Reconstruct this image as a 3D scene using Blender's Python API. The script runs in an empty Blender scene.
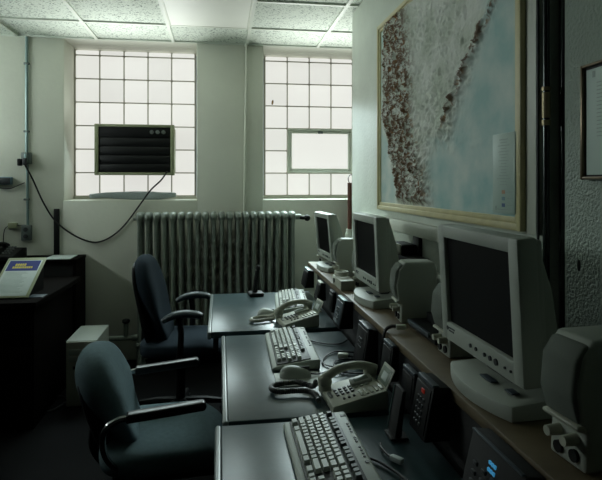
import bpy, bmesh, math, random
from mathutils import Vector, Matrix, noise
random.seed(7)
scn = bpy.context.scene
C = scn.collection
PI = math.pi

# ------------------------------------------------------------------ helpers
def lin(c):
    return tuple((v/12.92 if v <= .04045 else ((v+.055)/1.055)**2.4) for v in [q/255 for q in c])

def mat(name, rgb, rough=.6, metal=0., spec=.5, var=0., vscale=8., bump=0., bscale=60., coat=0., emit=0.):
    m = bpy.data.materials.new(name); m.use_nodes = True
    nt = m.node_tree; b = nt.nodes['Principled BSDF']
    col = (*lin(rgb), 1)
    b.inputs['Base Color'].default_value = col
    b.inputs['Roughness'].default_value = rough
    b.inputs['Metallic'].default_value = metal
    b.inputs['Specular IOR Level'].default_value = spec
    b.inputs['Coat Weight'].default_value = coat
    if emit:
        b.inputs['Emission Color'].default_value = col
        b.inputs['Emission Strength'].default_value = emit
    tc = nt.nodes.new('ShaderNodeTexCoord')
    if var:
        n = nt.nodes.new('ShaderNodeTexNoise'); n.inputs['Scale'].default_value = vscale; n.inputs['Detail'].default_value = 6
        nt.links.new(tc.outputs['Object'], n.inputs['Vector'])
        r = nt.nodes.new('ShaderNodeValToRGB')
        r.color_ramp.elements[0].position = .3; r.color_ramp.elements[1].position = .7
        r.color_ramp.elements[0].color = tuple(v*(1-var) for v in col[:3])+(1,)
        r.color_ramp.elements[1].color = tuple(min(1, v*(1+var)) for v in col[:3])+(1,)
        nt.links.new(n.outputs['Fac'], r.inputs['Fac']); nt.links.new(r.outputs['Color'], b.inputs['Base Color'])
    if bump:
        n2 = nt.nodes.new('ShaderNodeTexNoise'); n2.inputs['Scale'].default_value = bscale; n2.inputs['Detail'].default_value = 4
        nt.links.new(tc.outputs['Object'], n2.inputs['Vector'])
        bp = nt.nodes.new('ShaderNodeBump'); bp.inputs['Strength'].default_value = bump; bp.inputs['Distance'].default_value = .01
        nt.links.new(n2.outputs['Fac'], bp.inputs['Height']); nt.links.new(bp.outputs['Normal'], b.inputs['Normal'])
    return m

def obj(name, bm, m, parent=None, loc=(0,0,0), rot=(0,0,0), smooth=True, ang=35, kind=None, label=None):
    me = bpy.data.meshes.new(name)
    bmesh.ops.recalc_face_normals(bm, faces=bm.faces[:])
    bm.to_mesh(me); bm.free()
    if smooth:
        for p in me.polygons: p.use_smooth = True
        me.set_sharp_from_angle(angle=math.radians(ang))
    o = bpy.data.objects.new(name, me); C.objects.link(o)
    if m is not None:
        for q in (m if isinstance(m, (list, tuple)) else [m]): me.materials.append(q)
    o.location = loc; o.rotation_euler = rot
    if parent: o.parent = parent
    if kind: o['kind'] = kind
    if label: o['label'] = label
    return o

def tag(o, label, cat, group=None, kind=None):
    o['label'] = label; o['category'] = cat
    if group: o['group'] = group
    if kind: o['kind'] = kind
    return o

def thing(name, label, cat, loc=(0,0,0), rot=(0,0,0), group=None):
    o = bpy.data.objects.new(name, None); C.objects.link(o); o.empty_display_size = .05
    o.location = loc; o.rotation_euler = rot
    return tag(o, label, cat, group)

def struct(name, bm, m, parent=None, **k):
    return obj(name, bm, m, parent, kind='structure', **k)

def copy_tree(root, parent=None):
    c = root.copy(); C.objects.link(c)
    if parent: c.parent = parent
    for ch in list(root.children): copy_tree(ch, c)
    return c

def B(): return bmesh.new()

def box(bm, x0, x1, y0, y1, z0, z1, bev=0, seg=2, mi=0):
    r = bmesh.ops.create_cube(bm, size=1.0)
    vs = r['verts']
    for v in vs:
        v.co = Vector(((x0+x1)/2+v.co.x*(x1-x0), (y0+y1)/2+v.co.y*(y1-y0), (z0+z1)/2+v.co.z*(z1-z0)))
    fs = set(f for v in vs for f in v.link_faces)
    for f in fs: f.material_index = mi
    if bev:
        es = list(set(e for v in vs for e in v.link_edges))
        bmesh.ops.bevel(bm, geom=es, offset=bev, segments=seg, profile=.5, affect='EDGES', clamp_overlap=True)
    return bm

def frustum(bm, cx, cy, z0, z1, w, d, w2, d2, ox=0, mi=0):
    v = [bm.verts.new((cx+sx*w/2, cy+sy*d/2, z0)) for sx, sy in ((-1,-1),(1,-1),(1,1),(-1,1))]
    t = [bm.verts.new((cx+ox+sx*w2/2, cy+sy*d2/2, z1)) for sx, sy in ((-1,-1),(1,-1),(1,1),(-1,1))]
    fs = [bm.faces.new(v[::-1]), bm.faces.new(t)]
    for i in range(4):
        j = (i+1) % 4
        fs.append(bm.faces.new((v[i], v[j], t[j], t[i])))
    for f in fs: f.material_index = mi
    return bm

def prism(bm, pts, axis, a0, a1, bev=0, seg=2, mi=0):
    """closed 2D outline extruded along axis; pts in the two other axes (order x,y,z)."""
    def P(p, a):
        return {'x': (a, p[0], p[1]), 'y': (p[0], a, p[1]), 'z': (p[0], p[1], a)}[axis]
    A = [bm.verts.new(P(p, a0)) for p in pts]; Bv = [bm.verts.new(P(p, a1)) for p in pts]
    n = len(pts)
    fs = [bm.faces.new(A[::-1]), bm.faces.new(Bv)]
    for i in range(n):
        j = (i+1) % n
        fs.append(bm.faces.new((A[i], A[j], Bv[j], Bv[i])))
    for f in fs: f.material_index = mi
    bmesh.ops.recalc_face_normals(bm, faces=fs)
    if bev:
        es = list(set(e for f in fs for e in f.edges))
        bmesh.ops.bevel(bm, geom=es, offset=bev, segments=seg, profile=.5, affect='EDGES', clamp_overlap=True)
    return bm

def spline(pts, n=8):
    pts = [Vector(p) for p in pts]
    out = []
    for i in range(len(pts)-1):
        p0 = pts[max(i-1, 0)]; p1 = pts[i]; p2 = pts[i+1]; p3 = pts[min(i+2, len(pts)-1)]
        for k in range(n):
            t = k/n
            out.append(.5*((2*p1)+(-p0+p2)*t+(2*p0-5*p1+4*p2-p3)*t*t+(-p0+3*p1-3*p2+p3)*t**3))
    out.append(pts[-1]); return out

def tube(bm, pts, r, seg=8, closed=False, mi=0):
    """r: number or list of radii"""
    pts = [Vector(p) for p in pts]; n = len(pts)
    rr = r if isinstance(r, (list, tuple)) else [r]*n
    t0 = (pts[1]-pts[0]).normalized()
    up = Vector((0,0,1)) if abs(t0.z) < .9 else Vector((1,0,0))
    nrm = t0.cross(up).normalized()
    rings = []
    for i in range(n):
        t = (pts[min(i+1, n-1)]-pts[max(i-1, 0)]).normalized()
        nrm = (nrm-t*nrm.dot(t))
        if nrm.length < 1e-6: nrm = t.orthogonal()
        nrm.normalize(); b = t.cross(nrm)
        rings.append([bm.verts.new(pts[i]+(nrm*math.cos(2*PI*k/seg)+b*math.sin(2*PI*k/seg))*rr[i]) for k in range(seg)])
    fs = []
    for i in range(n-1):
        for k in range(seg):
            fs.append(bm.faces.new((rings[i][k], rings[i][(k+1)%seg], rings[i+1][(k+1)%seg], rings[i+1][k])))
    fs.append(bm.faces.new(rings[0][::-1])); fs.append(bm.faces.new(rings[-1]))
    for f in fs: f.material_index = mi
    return bm

def cyl(bm, p, q, r, seg=16, r2=None, mi=0):
    return tube(bm, [p, q], [r, r if r2 is None else r2], seg, mi=mi)

def lathe(bm, prof, seg=20, c=(0,0,0)):
    rings = []
    for r, z in prof:
        rings.append([bm.verts.new((c[0]+r*math.cos(2*PI*k/seg), c[1]+r*math.sin(2*PI*k/seg), c[2]+z)) for k in range(seg)])
    for i in range(len(prof)-1):
        for k in range(seg):
            bm.faces.new((rings[i][k], rings[i][(k+1)%seg], rings[i+1][(k+1)%seg], rings[i+1][k]))
    bm.faces.new(rings[0][::-1]); bm.faces.new(rings[-1])
    return bm

def superell(bm, rx, ry, rz, e1=.5, e2=.5, nu=28, nv=18, f=None, half=False):
    def pw(v, e): return math.copysign(abs(v)**e, v)
    rings = []
    a0 = 0 if half else -PI/2
    for i in range(nv+1):
        a = a0+(PI/2-a0)*i/nv
        ring = []
        for k in range(nu):
            b = 2*PI*k/nu
            p = Vector((rx*pw(math.cos(a), e1)*pw(math.cos(b), e2), ry*pw(math.cos(a), e1)*pw(math.sin(b), e2), rz*pw(math.sin(a), e1)))
            if f: p = Vector(f(p))
            ring.append(bm.verts.new(p))
        rings.append(ring)
    for i in range(nv):
        for k in range(nu):
            bm.faces.new((rings[i][k], rings[i][(k+1)%nu], rings[i+1][(k+1)%nu], rings[i+1][k]))
    bm.faces.new(rings[0][::-1]); bm.faces.new(rings[-1])
    bmesh.ops.remove_doubles(bm, verts=bm.verts[:], dist=1e-5)
    return bm

# ------------------------------------------------------------------ materials
M = {}
M['wall']   = mat('painted_plaster', (206,208,194), .55, var=.05, vscale=2.5, bump=.12, bscale=30)
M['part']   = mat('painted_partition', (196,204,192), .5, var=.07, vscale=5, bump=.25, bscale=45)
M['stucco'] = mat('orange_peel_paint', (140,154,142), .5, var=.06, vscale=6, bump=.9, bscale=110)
M['frame_white'] = mat('white_paint', (200,204,190), .45, var=.04)
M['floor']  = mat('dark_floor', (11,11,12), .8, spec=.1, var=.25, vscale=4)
M['dark_wall'] = mat('dark_unseen_wall', (40,42,40), .8)  # unseen walls, colour darkened to reduce bounced light
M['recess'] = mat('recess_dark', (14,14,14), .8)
M['blackpipe'] = mat('black_gloss', (70,74,74), .22, metal=.9)
M['black']  = mat('black_plastic', (9,10,11), .55, spec=.25, var=.1, vscale=30)
M['black_matte'] = mat('black_matte', (9,9,10), .75)
M['darkgrey'] = mat('dark_grey_plastic', (44,48,50), .5)
M['bluegrey'] = mat('blue_grey_plastic', (58,70,78), .45)
M['beige']  = mat('computer_beige', (164,170,160), .5, bump=.08, bscale=400)
M['beige2'] = mat('aged_beige', (174,176,160), .5, bump=.08, bscale=400)
M['keylight'] = mat('key_light', (176,180,170), .4)
M['keygrey'] = mat('key_grey', (104,110,106), .5)
M['keydark'] = mat('key_dark', (38,40,40), .5)
M['screen'] = mat('screen_black', (4,4,5), .5, spec=.12)
M['grille'] = mat('speaker_grille', (110,117,108), .8, bump=.5, bscale=900)
M['radiator'] = mat('radiator_paint', (120,128,118), .42, var=.1, vscale=20)
M['desk']   = mat('desk_laminate', (48,68,71), .3, spec=.45, var=.2, vscale=11, bump=.03, bscale=40)
M['deskedge'] = mat('desk_edge_worn', (112,120,118), .32, spec=.7)
M['deskbody'] = mat('desk_body', (20,21,22), .6)
M['shelf']  = mat('shelf_laminate', (100,87,64), .5, var=.14, vscale=18)
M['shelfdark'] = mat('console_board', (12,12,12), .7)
M['chair1'] = mat('teal_fabric', (104,124,130), .95, spec=.15, bump=.4, bscale=500, var=.08, vscale=60)
M['chair2'] = mat('navy_fabric', (44,54,62), .95, spec=.1, bump=.4, bscale=500)
M['chrome'] = mat('chrome', (170,172,172), .25, metal=1)
M['armblack'] = mat('arm_pad', (20,20,21), .3)
M['armgrey'] = mat('arm_grey', (56,66,70), .4)
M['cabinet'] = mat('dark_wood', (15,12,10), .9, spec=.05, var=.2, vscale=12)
M['galv']   = mat('galvanised_conduit', (120,142,140), .4, metal=.4)
M['boxgrey'] = mat('box_grey', (92,102,98), .5)
M['olive']  = mat('olive_frame', (140,146,114), .55)
M['acblack'] = mat('ac_black', (12,13,14), .4)
M['towel']  = mat('grey_foam', (156,166,164), .95, bump=.6, bscale=120)
M['paper']  = mat('paper', (190,200,196), .7)
M['gold']   = mat('cream_gold_frame', (196,188,142), .4, var=.08, vscale=20)
M['brown']  = mat('brown_pipe', (92,52,36), .5, var=.15, vscale=20)
M['bronze'] = mat('document_frame', (110,96,76), .3, metal=.5)
M['blueprint'] = mat('print_blue', (30,44,120), .6)
M['yellow'] = mat('print_yellow', (214,196,70), .6)
M['ink']    = mat('print_ink', (150,166,160), .7)
M['cable']  = mat('cable_black', (12,12,12), .5)
M['coil']   = mat('cord_grey', (60,62,60), .5)
M['coilcream'] = mat('cord_cream', (172,172,156), .5)
M['lcd']    = mat('lcd_green', (110,124,110), .3)
M['redled'] = mat('red_led', (170,40,24), .4, emit=.1)
M['blueled'] = mat('blue_led', (70,160,210), .4, emit=.35)
M['diffuser'] = mat('light_diffuser', (228,230,220), .5)
M['tbar']   = mat('ceiling_tbar', (206,212,200), .5)
M['mortar'] = mat('block_mortar', (168,166,150), .8)
M['alu']    = mat('hopper_frame', (216,220,208), .5)
M['brass']  = mat('pipe_joint', (150,138,108), .4, metal=.5)
M['stain']  = mat('rust_stain', (150,118,66), .7)

def glass_block_mat(WIN, WINCOL):
    m = bpy.data.materials.new('daylit_glass_block'); m.use_nodes = True
    nt = m.node_tree; b = nt.nodes['Principled BSDF']
    b.inputs['Base Color'].default_value = (.3,.3,.29,1); b.inputs['Roughness'].default_value = .25
    g = nt.nodes.new('ShaderNodeNewGeometry')
    mm = nt.nodes.new('ShaderNodeMapRange')
    mm.inputs['To Min'].default_value = .93; mm.inputs['To Max'].default_value = 1.07
    nt.links.new(g.outputs['Random Per Island'], mm.inputs['Value'])
    mul = nt.nodes.new('ShaderNodeMath'); mul.operation = 'MULTIPLY'; mul.inputs[1].default_value = WIN
    nt.links.new(mm.outputs['Result'], mul.inputs[0])
    b.inputs['Emission Color'].default_value = (*WINCOL, 1)
    nt.links.new(mul.outputs[0], b.inputs['Emission Strength'])
    return m
WIN = .72
SIDE = 13.5
UP = 5.2
WINCOL = (.99, .985, .93)
M['block'] = glass_block_mat(WIN, WINCOL)
M['block_side'] = glass_block_mat(SIDE, (.88, 1.0, .97))

def tile_mat():
    m = mat('acoustic_tile', (206,214,202), .85)
    nt = m.node_tree; b = nt.nodes['Principled BSDF']
    tc = nt.nodes.new('ShaderNodeTexCoord')
    v = nt.nodes.new('ShaderNodeTexNoise'); v.inputs['Scale'].default_value = 85; v.inputs['Detail'].default_value = 2.5
    nt.links.new(tc.outputs['Object'], v.inputs['Vector'])
    r = nt.nodes.new('ShaderNodeValToRGB')
    r.color_ramp.elements[0].position = .36; r.color_ramp.elements[0].color = (*lin((118,130,122)),1)
    r.color_ramp.elements[1].position = .44; r.color_ramp.elements[1].color = (*lin((208,216,204)),1)
    nt.links.new(v.outputs['Fac'], r.inputs['Fac']); nt.links.new(r.outputs['Color'], b.inputs['Base Color'])
    bp = nt.nodes.new('ShaderNodeBump'); bp.inputs['Strength'].default_value = .6; bp.inputs['Distance'].default_value = .006
    nt.links.new(r.outputs['Color'], bp.inputs['Height']); nt.links.new(bp.outputs['Normal'], b.inputs['Normal'])
    return m
M['tile'] = tile_mat()

# ------------------------------------------------------------------ room shell
CEIL = 2.57; BY = 4.5; GY = 4.8; PX = .89
XL, XR, YR = -2.6, 2.3, -.45
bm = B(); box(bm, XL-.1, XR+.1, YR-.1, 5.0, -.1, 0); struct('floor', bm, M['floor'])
bm = B(); box(bm, XL-.7, XR+.1, YR-.1, 5.0, CEIL+.012, CEIL+.1); struct('ceiling', bm, M['tile'])
# ceiling grid
XG = [-.375+.595*k for k in range(-4, 5)]; YG = [4.03-.61*k for k in range(0, 10)]
bm = B()
for x in XG:
    if XL < x < XR: box(bm, x-.012, x+.012, YR, BY, CEIL, CEIL+.014)
for y in YG:
    if y > YR: box(bm, XL, XR, y-.012, y+.012, CEIL+.001, CEIL+.014)
box(bm, XL, XR, BY-.02, BY, CEIL+.001, CEIL+.014)
struct('trim_1', bm, M['tbar'])
LW = (2.6, 4.4, 1.85, 2.45)      # unseen glass block window added to light the map and back wall
bm = B()
box(bm, XL-.6, XL, YR, LW[0], 0, CEIL+.02); box(bm, XL-.6, XL, LW[1], 5.0, 0, CEIL+.02)
box(bm, XL-.6, XL, LW[0], LW[1], 0, LW[2]); box(bm, XL-.6, XL, LW[0], LW[1], LW[3], CEIL+.02)  # deep reveal shaped to keep the side light off the low wall
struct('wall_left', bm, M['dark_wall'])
bm = B()
for r in range(3):
    for c in range(9):
        y, z = LW[0]+c*.2, LW[2]+r*.2
        box(bm, XL-.56, XL-.48, y+.005, y+.195, z+.005, z+.195, bev=.012)
w3 = struct('window_3', bm, M['block_side'])
bm = B(); box(bm, XL-.55, XL-.495, LW[0], LW[1], LW[2], LW[3]); struct('mortar', bm, M['mortar'], w3)
bm = B(); box(bm, XL-.1, XR+.1, YR-.1, YR, 0, CEIL+.02); struct('wall_rear', bm, M['dark_wall'])  # unseen, kept dark and close behind the camera to cut bounce
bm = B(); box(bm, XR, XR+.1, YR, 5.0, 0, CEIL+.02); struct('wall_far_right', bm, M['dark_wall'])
# back wall with two openings running to the ceiling
W1 = (-1.22, -.19); W2 = (.359, 1.42); SILL = 1.292
bm = B()
for x0, x1 in ((XL, W1[0]), (W1[1], W2[0]), (W2[1], XR)):
    box(bm, x0, x1, BY, 4.95, 0, CEIL+.014, bev=.012)
for (x0, x1) in (W1, W2):
    box(bm, x0-.02, x1+.02, BY+.0008, 4.949, .001, SILL, bev=.014)
    box(bm, x0, x1, BY, 4.95, CEIL, CEIL+.1)
struct('wall_back', bm, M['wall'])

def block_window(n, x0, cols, pitch, z0, z1, hopper=None):
    bm = B(); zz = []
    z = z0
    while z < z1-.03:
        zz.append((z, min(z+pitch, z1))); z += pitch
    for r, (a, b) in enumerate(zz):
        for c in range(cols):
            if hopper and hopper[0] <= c < hopper[1] and hopper[2] <= r < hopper[3]: continue
            box(bm, x0+c*pitch+.0035, x0+(c+1)*pitch-.0035, GY, GY+.08, a+.0035, b-.0035, bev=.012)
    w = struct('window_%d' % n, bm, M['block'])
    bm = B()
    for c in range(cols+1):
        x = x0+c*pitch
        if hopper and hopper[0] < c < hopper[1]:
            box(bm, x-.005, x+.005, GY+.006, GY+.07, z0, z0+pitch*hopper[2])
            box(bm, x-.005, x+.005, GY+.006, GY+.07, z0+pitch*hopper[3], z1)
        else:
            box(bm, x-.005, x+.005, GY+.006, GY+.07, z0, z1)
    for r, (a, b) in enumerate(zz):
        if hopper and hopper[2] < r < hopper[3]:
            box(bm, x0, x0+pitch*hopper[0], GY+.006, GY+.07, a-.005, a+.005)
            box(bm, x0+pitch*hopper[1], x0+pitch*cols, GY+.006, GY+.07, a-.005, a+.005)
        else:
            box(bm, x0, x0+pitch*cols, GY+.006, GY+.07, a-.005, a+.005)
    struct('mortar', bm, M['mortar'], w)
    return w, zz
P1 = .1995
w1, _ = block_window(1, -1.213, 5, P1, 1.317, CEIL-.01)
w2, _ = block_window(2, .396, 5, .2, 1.317, CEIL-.01, hopper=(1, 4, 1, 3))
# mortar shoulders on the jambs
for x0, x1, z in ((W1[0], W1[1], 0), (W2[0], W2[1], 0)):
    bm = B(); box(bm, x0-.005, x1+.005, GY-.012, GY+.08, SILL-.03, 1.317); struct('trim_2' if x0 < -1 else 'trim_3', bm, M['wall'])
# hopper sash in window 2
hx0, hx1, hz0, hz1 = .396+.2, .396+.8, 1.317+.2, 1.317+.6
hop = thing('hopper_sash', 'small steel hopper sash with clear bright pane set in the right-hand glass block window', 'window sash', (hx0, GY-.02, hz0))
W_, H_ = hx1-hx0, hz1-hz0
bm = B()
box(bm, 0, .018, 0, .1, 0, H_, .003); box(bm, W_-.018, W_, 0, .1, 0, H_, .003)
box(bm, .017, W_-.017, .001, .099, .001, .018, .002); box(bm, .017, W_-.017, .001, .099, H_-.018, H_-.001, .002)
obj('outer_frame', bm, M['alu'], hop)
bm = B(); t = .042
box(bm, .02, t, .02, .06, .02, H_-.02, .003); box(bm, W_-t, W_-.02, .02, .06, .02, H_-.02, .003)
box(bm, t-.002, W_-t+.002, .021, .059, .021, t, .002); box(bm, t-.002, W_-t+.002, .021, .059, H_-t, H_-.021, .002)
obj('sash_frame', bm, M['alu'], hop)
bm = B(); box(bm, t-.004, W_-t+.004, .035, .04, t-.004, H_-t+.004); obj('pane', bm, M['block'], hop)
bm = B(); box(bm, W_/2-.022, W_/2+.022, -.006, .02, H_-.045, H_-.022, .005); cyl(bm, (W_/2, -.02, H_-.036), (W_/2, 0, H_-.036), .008); obj('latch', bm, M['boxgrey'], hop)
# stain on one block
bm = B(); lathe(bm, [(.001, 0), (.012, .0), (.01, .002)], 10)
for v in bm.verts: v.co = Vector((v.co.x*.8, -v.co.z, v.co.y*1.8+v.co.x*.7))
obj('stain', bm, M['stain'], w2, (.463, GY-.001, 2.147), kind='structure')

# partition carrying the relief map, recess, right wall
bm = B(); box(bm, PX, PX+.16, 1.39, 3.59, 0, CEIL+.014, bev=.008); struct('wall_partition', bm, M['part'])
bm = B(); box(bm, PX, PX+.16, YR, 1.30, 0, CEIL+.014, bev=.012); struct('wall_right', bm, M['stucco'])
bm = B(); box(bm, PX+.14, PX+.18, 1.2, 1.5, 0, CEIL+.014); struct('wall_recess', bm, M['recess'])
# spot chipped out of the right wall
bm = B(); lathe(bm, [(.004, 0), (.009, .0006), (.006, .001)], 9)
for v in bm.verts: v.co = Vector((-v.co.z, v.co.x*.8, v.co.y*1.7))
o = obj('chip', bm, M['recess'], None, (PX, 1.235, 1.216)); o.parent = bpy.data.objects['wall_right']; o['kind'] = 'structure'

# ------------------------------------------------------------------ ceiling light
cl = thing('ceiling_light', 'unlit white fluorescent ceiling panel flush between the ceiling tiles', 'ceiling light', (-.375+.2975, 3.41, CEIL))
bm = B()
for a in ((-.288,-.272,-.6,.6), (.272,.288,-.6,.6), (-.271,.271,-.5995,-.584), (-.271,.271,.584,.5995)):
    box(bm, a[0], a[1], a[2], a[3], -.004, .012, .002)
obj('frame', bm, M['frame_white'], cl)
bm = B(); box(bm, -.273, .273, -.585, .585, -.002, .008); obj('diffuser', bm, M['diffuser'], cl)

# ------------------------------------------------------------------ back wall fittings
cd = thing('conduit', 'thin galvanised conduit running down the back wall left of the window', 'conduit', (-1.492, BY, 0))
bm = B(); tube(bm, [(0,-.014,CEIL), (0,-.014,1.666)], .011, 10); tube(bm, [(.004,-.014,1.574), (.008,-.014,1.09)], .010, 10); obj('pipe', bm, M['galv'], cd)
for z in (2.36, 1.83, 1.3):
    bm = B(); box(bm, -.02, .02, -.028, 0, z-.008, z+.008, .003); obj('clamp', bm, M['boxgrey'], cd)
jb = thing('junction_box', 'metal outlet box with plugs halfway up the conduit', 'outlet box', (-1.49, BY, 1.62))
bm = B(); box(bm, -.035, .035, -.045, 0, -.045, .045, .006); obj('housing', bm, M['boxgrey'], jb)
bm = B(); box(bm, -.008, .016, -.06, -.04, -.035, .035, .004); obj('cover_plate', bm, M['galv'], jb)
bm = B(); box(bm, -.05, -.02, -.085, -.04, -.06, -.005, .007); obj('plug', bm, M['black'], jb)
bm = B(); box(bm, -.01, .018, -.09, -.055, -.055, .0, .007); obj('plug', bm, M['darkgrey'], jb)
tf = thing('transformer', 'blue-grey adapter box on the wall left of the conduit', 'adapter', (-1.66, BY, 1.445))
bm = B(); box(bm, -.1, .065, -.05, 0, -.03, .03, .006); obj('housing', bm, mat('adapter_blue_grey', (120,146,160), .5), tf)
bm = B(); box(bm, -.035, .06, -.056, -.045, -.025, .025, .003); obj('cover', bm, M['darkgrey'], tf)
bm = B(); tube(bm, spline([(-.05,-.03,-.03), (-.02,-.03,-.055), (.05,-.03,-.06), (.1,-.025,-.04), (.155,-.02,-.015)]), .004, 6); obj('cord', bm, M['cable'], tf)
ob = thing('wall_outlet', 'grey duplex outlet at the foot of the conduit', 'outlet', (-1.49, BY, 1.04))
bm = B(); box(bm, -.036, .036, -.04, 0, -.06, .06, .006); obj('housing', bm, M['boxgrey'], ob)
for z in (-.026, .026):
    bm = B(); cyl(bm, (0,-.04,z), (0,-.047,z), .017); box(bm, -.009, -.006, -.0485, -.045, z-.006, z+.006); box(bm, .006, .009, -.0485, -.045, z-.006, z+.006)
    obj('socket', bm, M['darkgrey'], ob)
ad = thing('plug_adapter', 'tan plug adapter wired beside the lower outlet', 'adapter', (-1.588, BY, 1.097))
bm = B(); box(bm, -.035, .03, -.035, 0, -.022, .022, .005); obj('housing', bm, M['olive'], ad)
bm = B(); tube(bm, spline([(.03,-.018,0), (.07,-.014,.002), (.1,-.012,.0)]), .004, 6); tube(bm, spline([(-.035,-.018,0), (-.062,-.02,-.03), (-.068,-.03,-.1), (-.06,-.05,-.18), (-.07,-.08,-.215)]), .0035, 6); obj('cord', bm, M['cable'], ad)
bm = B(); box(bm, -.02, .02, -.018, 0, -.24, .12, .002)
tag(obj('wall_strip', bm, M['black'], None, (-1.272, BY, 1.05+.055-.0)), 'short black vertical strip on the wall above the shelf', 'wall strip')
wp = thing('wall_pipe', 'thin white painted pipe on the wall between the windows', 'pipe', (.208, BY, 0))
bm = B(); tube(bm, [(.012,-.012,CEIL), (0,-.012,1.9), (-.012,-.012,1.1)], .011, 10); obj('pipe', bm, M['wall'], wp)
bm = B(); cyl(bm, (.012,-.012,CEIL-.012), (.012,-.012,CEIL), .02); obj('collar', bm, M['frame_white'], wp)
# window air conditioner
ac = thing('air_conditioner', 'black window air conditioner in an olive frame set into the left glass block window', 'air conditioner', (-.689, 4.56, 1.7))
bm = B(); w, h = .315, .208
for a in ((-w, -w+.03, -h, h), (w-.03, w, -h, h), (-w+.028, w-.028, h-.022, h-.001), (-w+.028, w-.028, -h+.001, -h+.022)):
    box(bm, a[0], a[1], 0, .06, a[2], a[3], .004)
obj('wood_frame', bm, M['olive'], ac)
bm = B(); box(bm, -w+.028, w-.03, .02, .245, -h+.02, h-.02, .004); obj('body', bm, M['acblack'], ac)
bm = B(); box(bm, -w+.03, w-.03, .008, .022, h-.105, h-.022, .004); pn = obj('control_panel', bm, M['black'], ac)
for k in range(3):
    bm = B(); cyl(bm, (.135+.047*k, .008, h-.062), (.135+.047*k, -.004, h-.062), .016, 18); box(bm, .133+.047*k, .137+.047*k, -.008, -.003, h-.075, h-.049)
    obj('dial', bm, M['keygrey'], pn)
bm = B()
for k in range(4):
    z = -h+.026+k*.071; box(bm, -w+.033, w-.033, .012, .02, z, z+.062, .006)
obj('louvre_grille', bm, M['acblack'], ac)
bm = B(); box(bm, w-.027, w-.004, .06, .2, -h+.02, h-.02, .004); obj('side_panel', bm, M['olive'], ac)
def towel_shape(p):
    return (p.x, p.y+.012*math.sin(p.x*7), p.z*(1+.25*math.sin(p.x*9+1)) + .004*math.sin(p.x*23))
bm = B(); superell(bm, .34, .05, .028, .3, .18, 60, 12, f=lambda p: towel_shape(p))
tag(obj('foam_strip', bm, M['towel'], None, (-.70, 4.58, SILL+.034)), 'grey foam strip lying on the sill under the air conditioner', 'foam strip')
# swooping power cord from air conditioner to junction box
pts = [(-1.49,4.43,1.575), (-1.44,4.47,1.45), (-1.37,4.48,1.28), (-1.28,4.485,1.13), (-1.15,4.487,1.02), (-1.02,4.487,.962), (-.93,4.487,.965), (-.83,4.487,1.02), (-.74,4.487,1.11), (-.635,4.482,1.255), (-.55,4.46,1.37), (-.47,4.47,1.45), (-.43,4.55,1.52)]
bm = B(); tube(bm, spline(pts), .0065, 7)
tag(obj('power_cord', bm, M['cable']), 'black power cord hanging in a deep swag under the left window', 'cord')

# ------------------------------------------------------------------ radiator
rd = thing('radiator', 'tall grey cast iron column radiator below the windows', 'radiator', (-.609, 4.33, 0))
NS, RP = 20, .0622
def section(feet):
    bm = B(); z0, z1 = .16, 1.19
    for y in (-.085, 0, .085):
        k_ = .013 if y < 0 else .019
        tube(bm, [(0,y,z0+.02), (0,y,z0+.06), (0,y,z1-.09), (0,y,z1-.03)], [.019,k_,k_,.022], 10)
    superell(bm, .029, .118, .034, .7, .8, 20, 8, f=lambda p: (p.x, p.y, p.z+z1-.03+ (.008 if p.z > 0 else 0)))
    superell(bm, .029, .118, .034, .7, .8, 20, 8, f=lambda p: (p.x, p.y, p.z+z0+.03))
    if feet:
        for y in (-.09, .09): tube(bm, [(0,y,0), (0,y,.03), (0,y*.95,.17)], [.03,.02,.017], 10)
    return bm
sa = section(True); first = obj('section', sa, M['radiator'], rd, (0,0,0), ang=60)
mid = obj('section', section(False), M['radiator'], rd, (RP,0,0), ang=60)
for k in range(2, NS-1):
    s_ = mid.copy(); C.objects.link(s_); s_.parent = rd; s_.location = (RP*k, 0, 0)
s_ = first.copy(); C.objects.link(s_); s_.parent = rd; s_.location = (RP*(NS-1), 0, 0)
L = RP*(NS-1)
bm = B(); cyl(bm, (L+.02,0,1.155), (L+.075,0,1.155), .022); obj('end_plug', bm, M['radiator'], rd); bm = B(); cyl(bm, (-.05,-.02,1.15), (-.02,-.02,1.15), .012); obj('air_vent', bm, M['radiator'], rd)
bm = B(); cyl(bm, (L+.07,-.02,1.15), (L+.125,-.05,1.148), .016); superell(bm, .026, .026, .026, 1, 1, 16, 10, f=lambda p: (p.x+L+.12, p.y-.05, p.z+1.148)); obj('valve_knob', bm, M['black'], rd)
bm = B(); tube(bm, [(-.06,0,.23), (-.25,0,.23), (-.41,.0,.23)], .02, 10); cyl(bm, (-.06,0,.23), (-.02,0,.23), .027); cyl(bm, (-.11,0,.23), (-.11,0,.34), .018); obj('supply_pipe', bm, M['radiator'], rd)
bm = B(); superell(bm, .03, .03, .018, .8, 1, 16, 8, f=lambda p: (p.x-.11, p.y, p.z+.36)); cyl(bm, (-.11,0,.34), (-.11,-.02,.36), .008); obj('valve_wheel', bm, M['black'], rd)

# brown standing pipe behind the partition edge
bp_ = thing('standing_pipe', 'brown upright pipe with hooked wire top between radiator and partition', 'pipe', (1.022, 4.2, 0))
bm = B(); cyl(bm, (0,0,0), (0,0,1.43), .017, 14); obj('pipe', bm, M['brown'], bp_)
bm = B(); cyl(bm, (0,0,1.03), (0,0,1.06), .028, 16); cyl(bm, (0,0,.96), (0,0,1.03), .034, 16); obj('fitting', bm, M['frame_white'], bp_)
bm = B(); tube(bm, spline([(0,0,1.42), (-.012,0,1.46), (.0,0,1.49), (.02,0,1.49), (.026,0,1.46)]), .0035, 6); obj('wire_hook', bm, M['chrome'], bp_)

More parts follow.
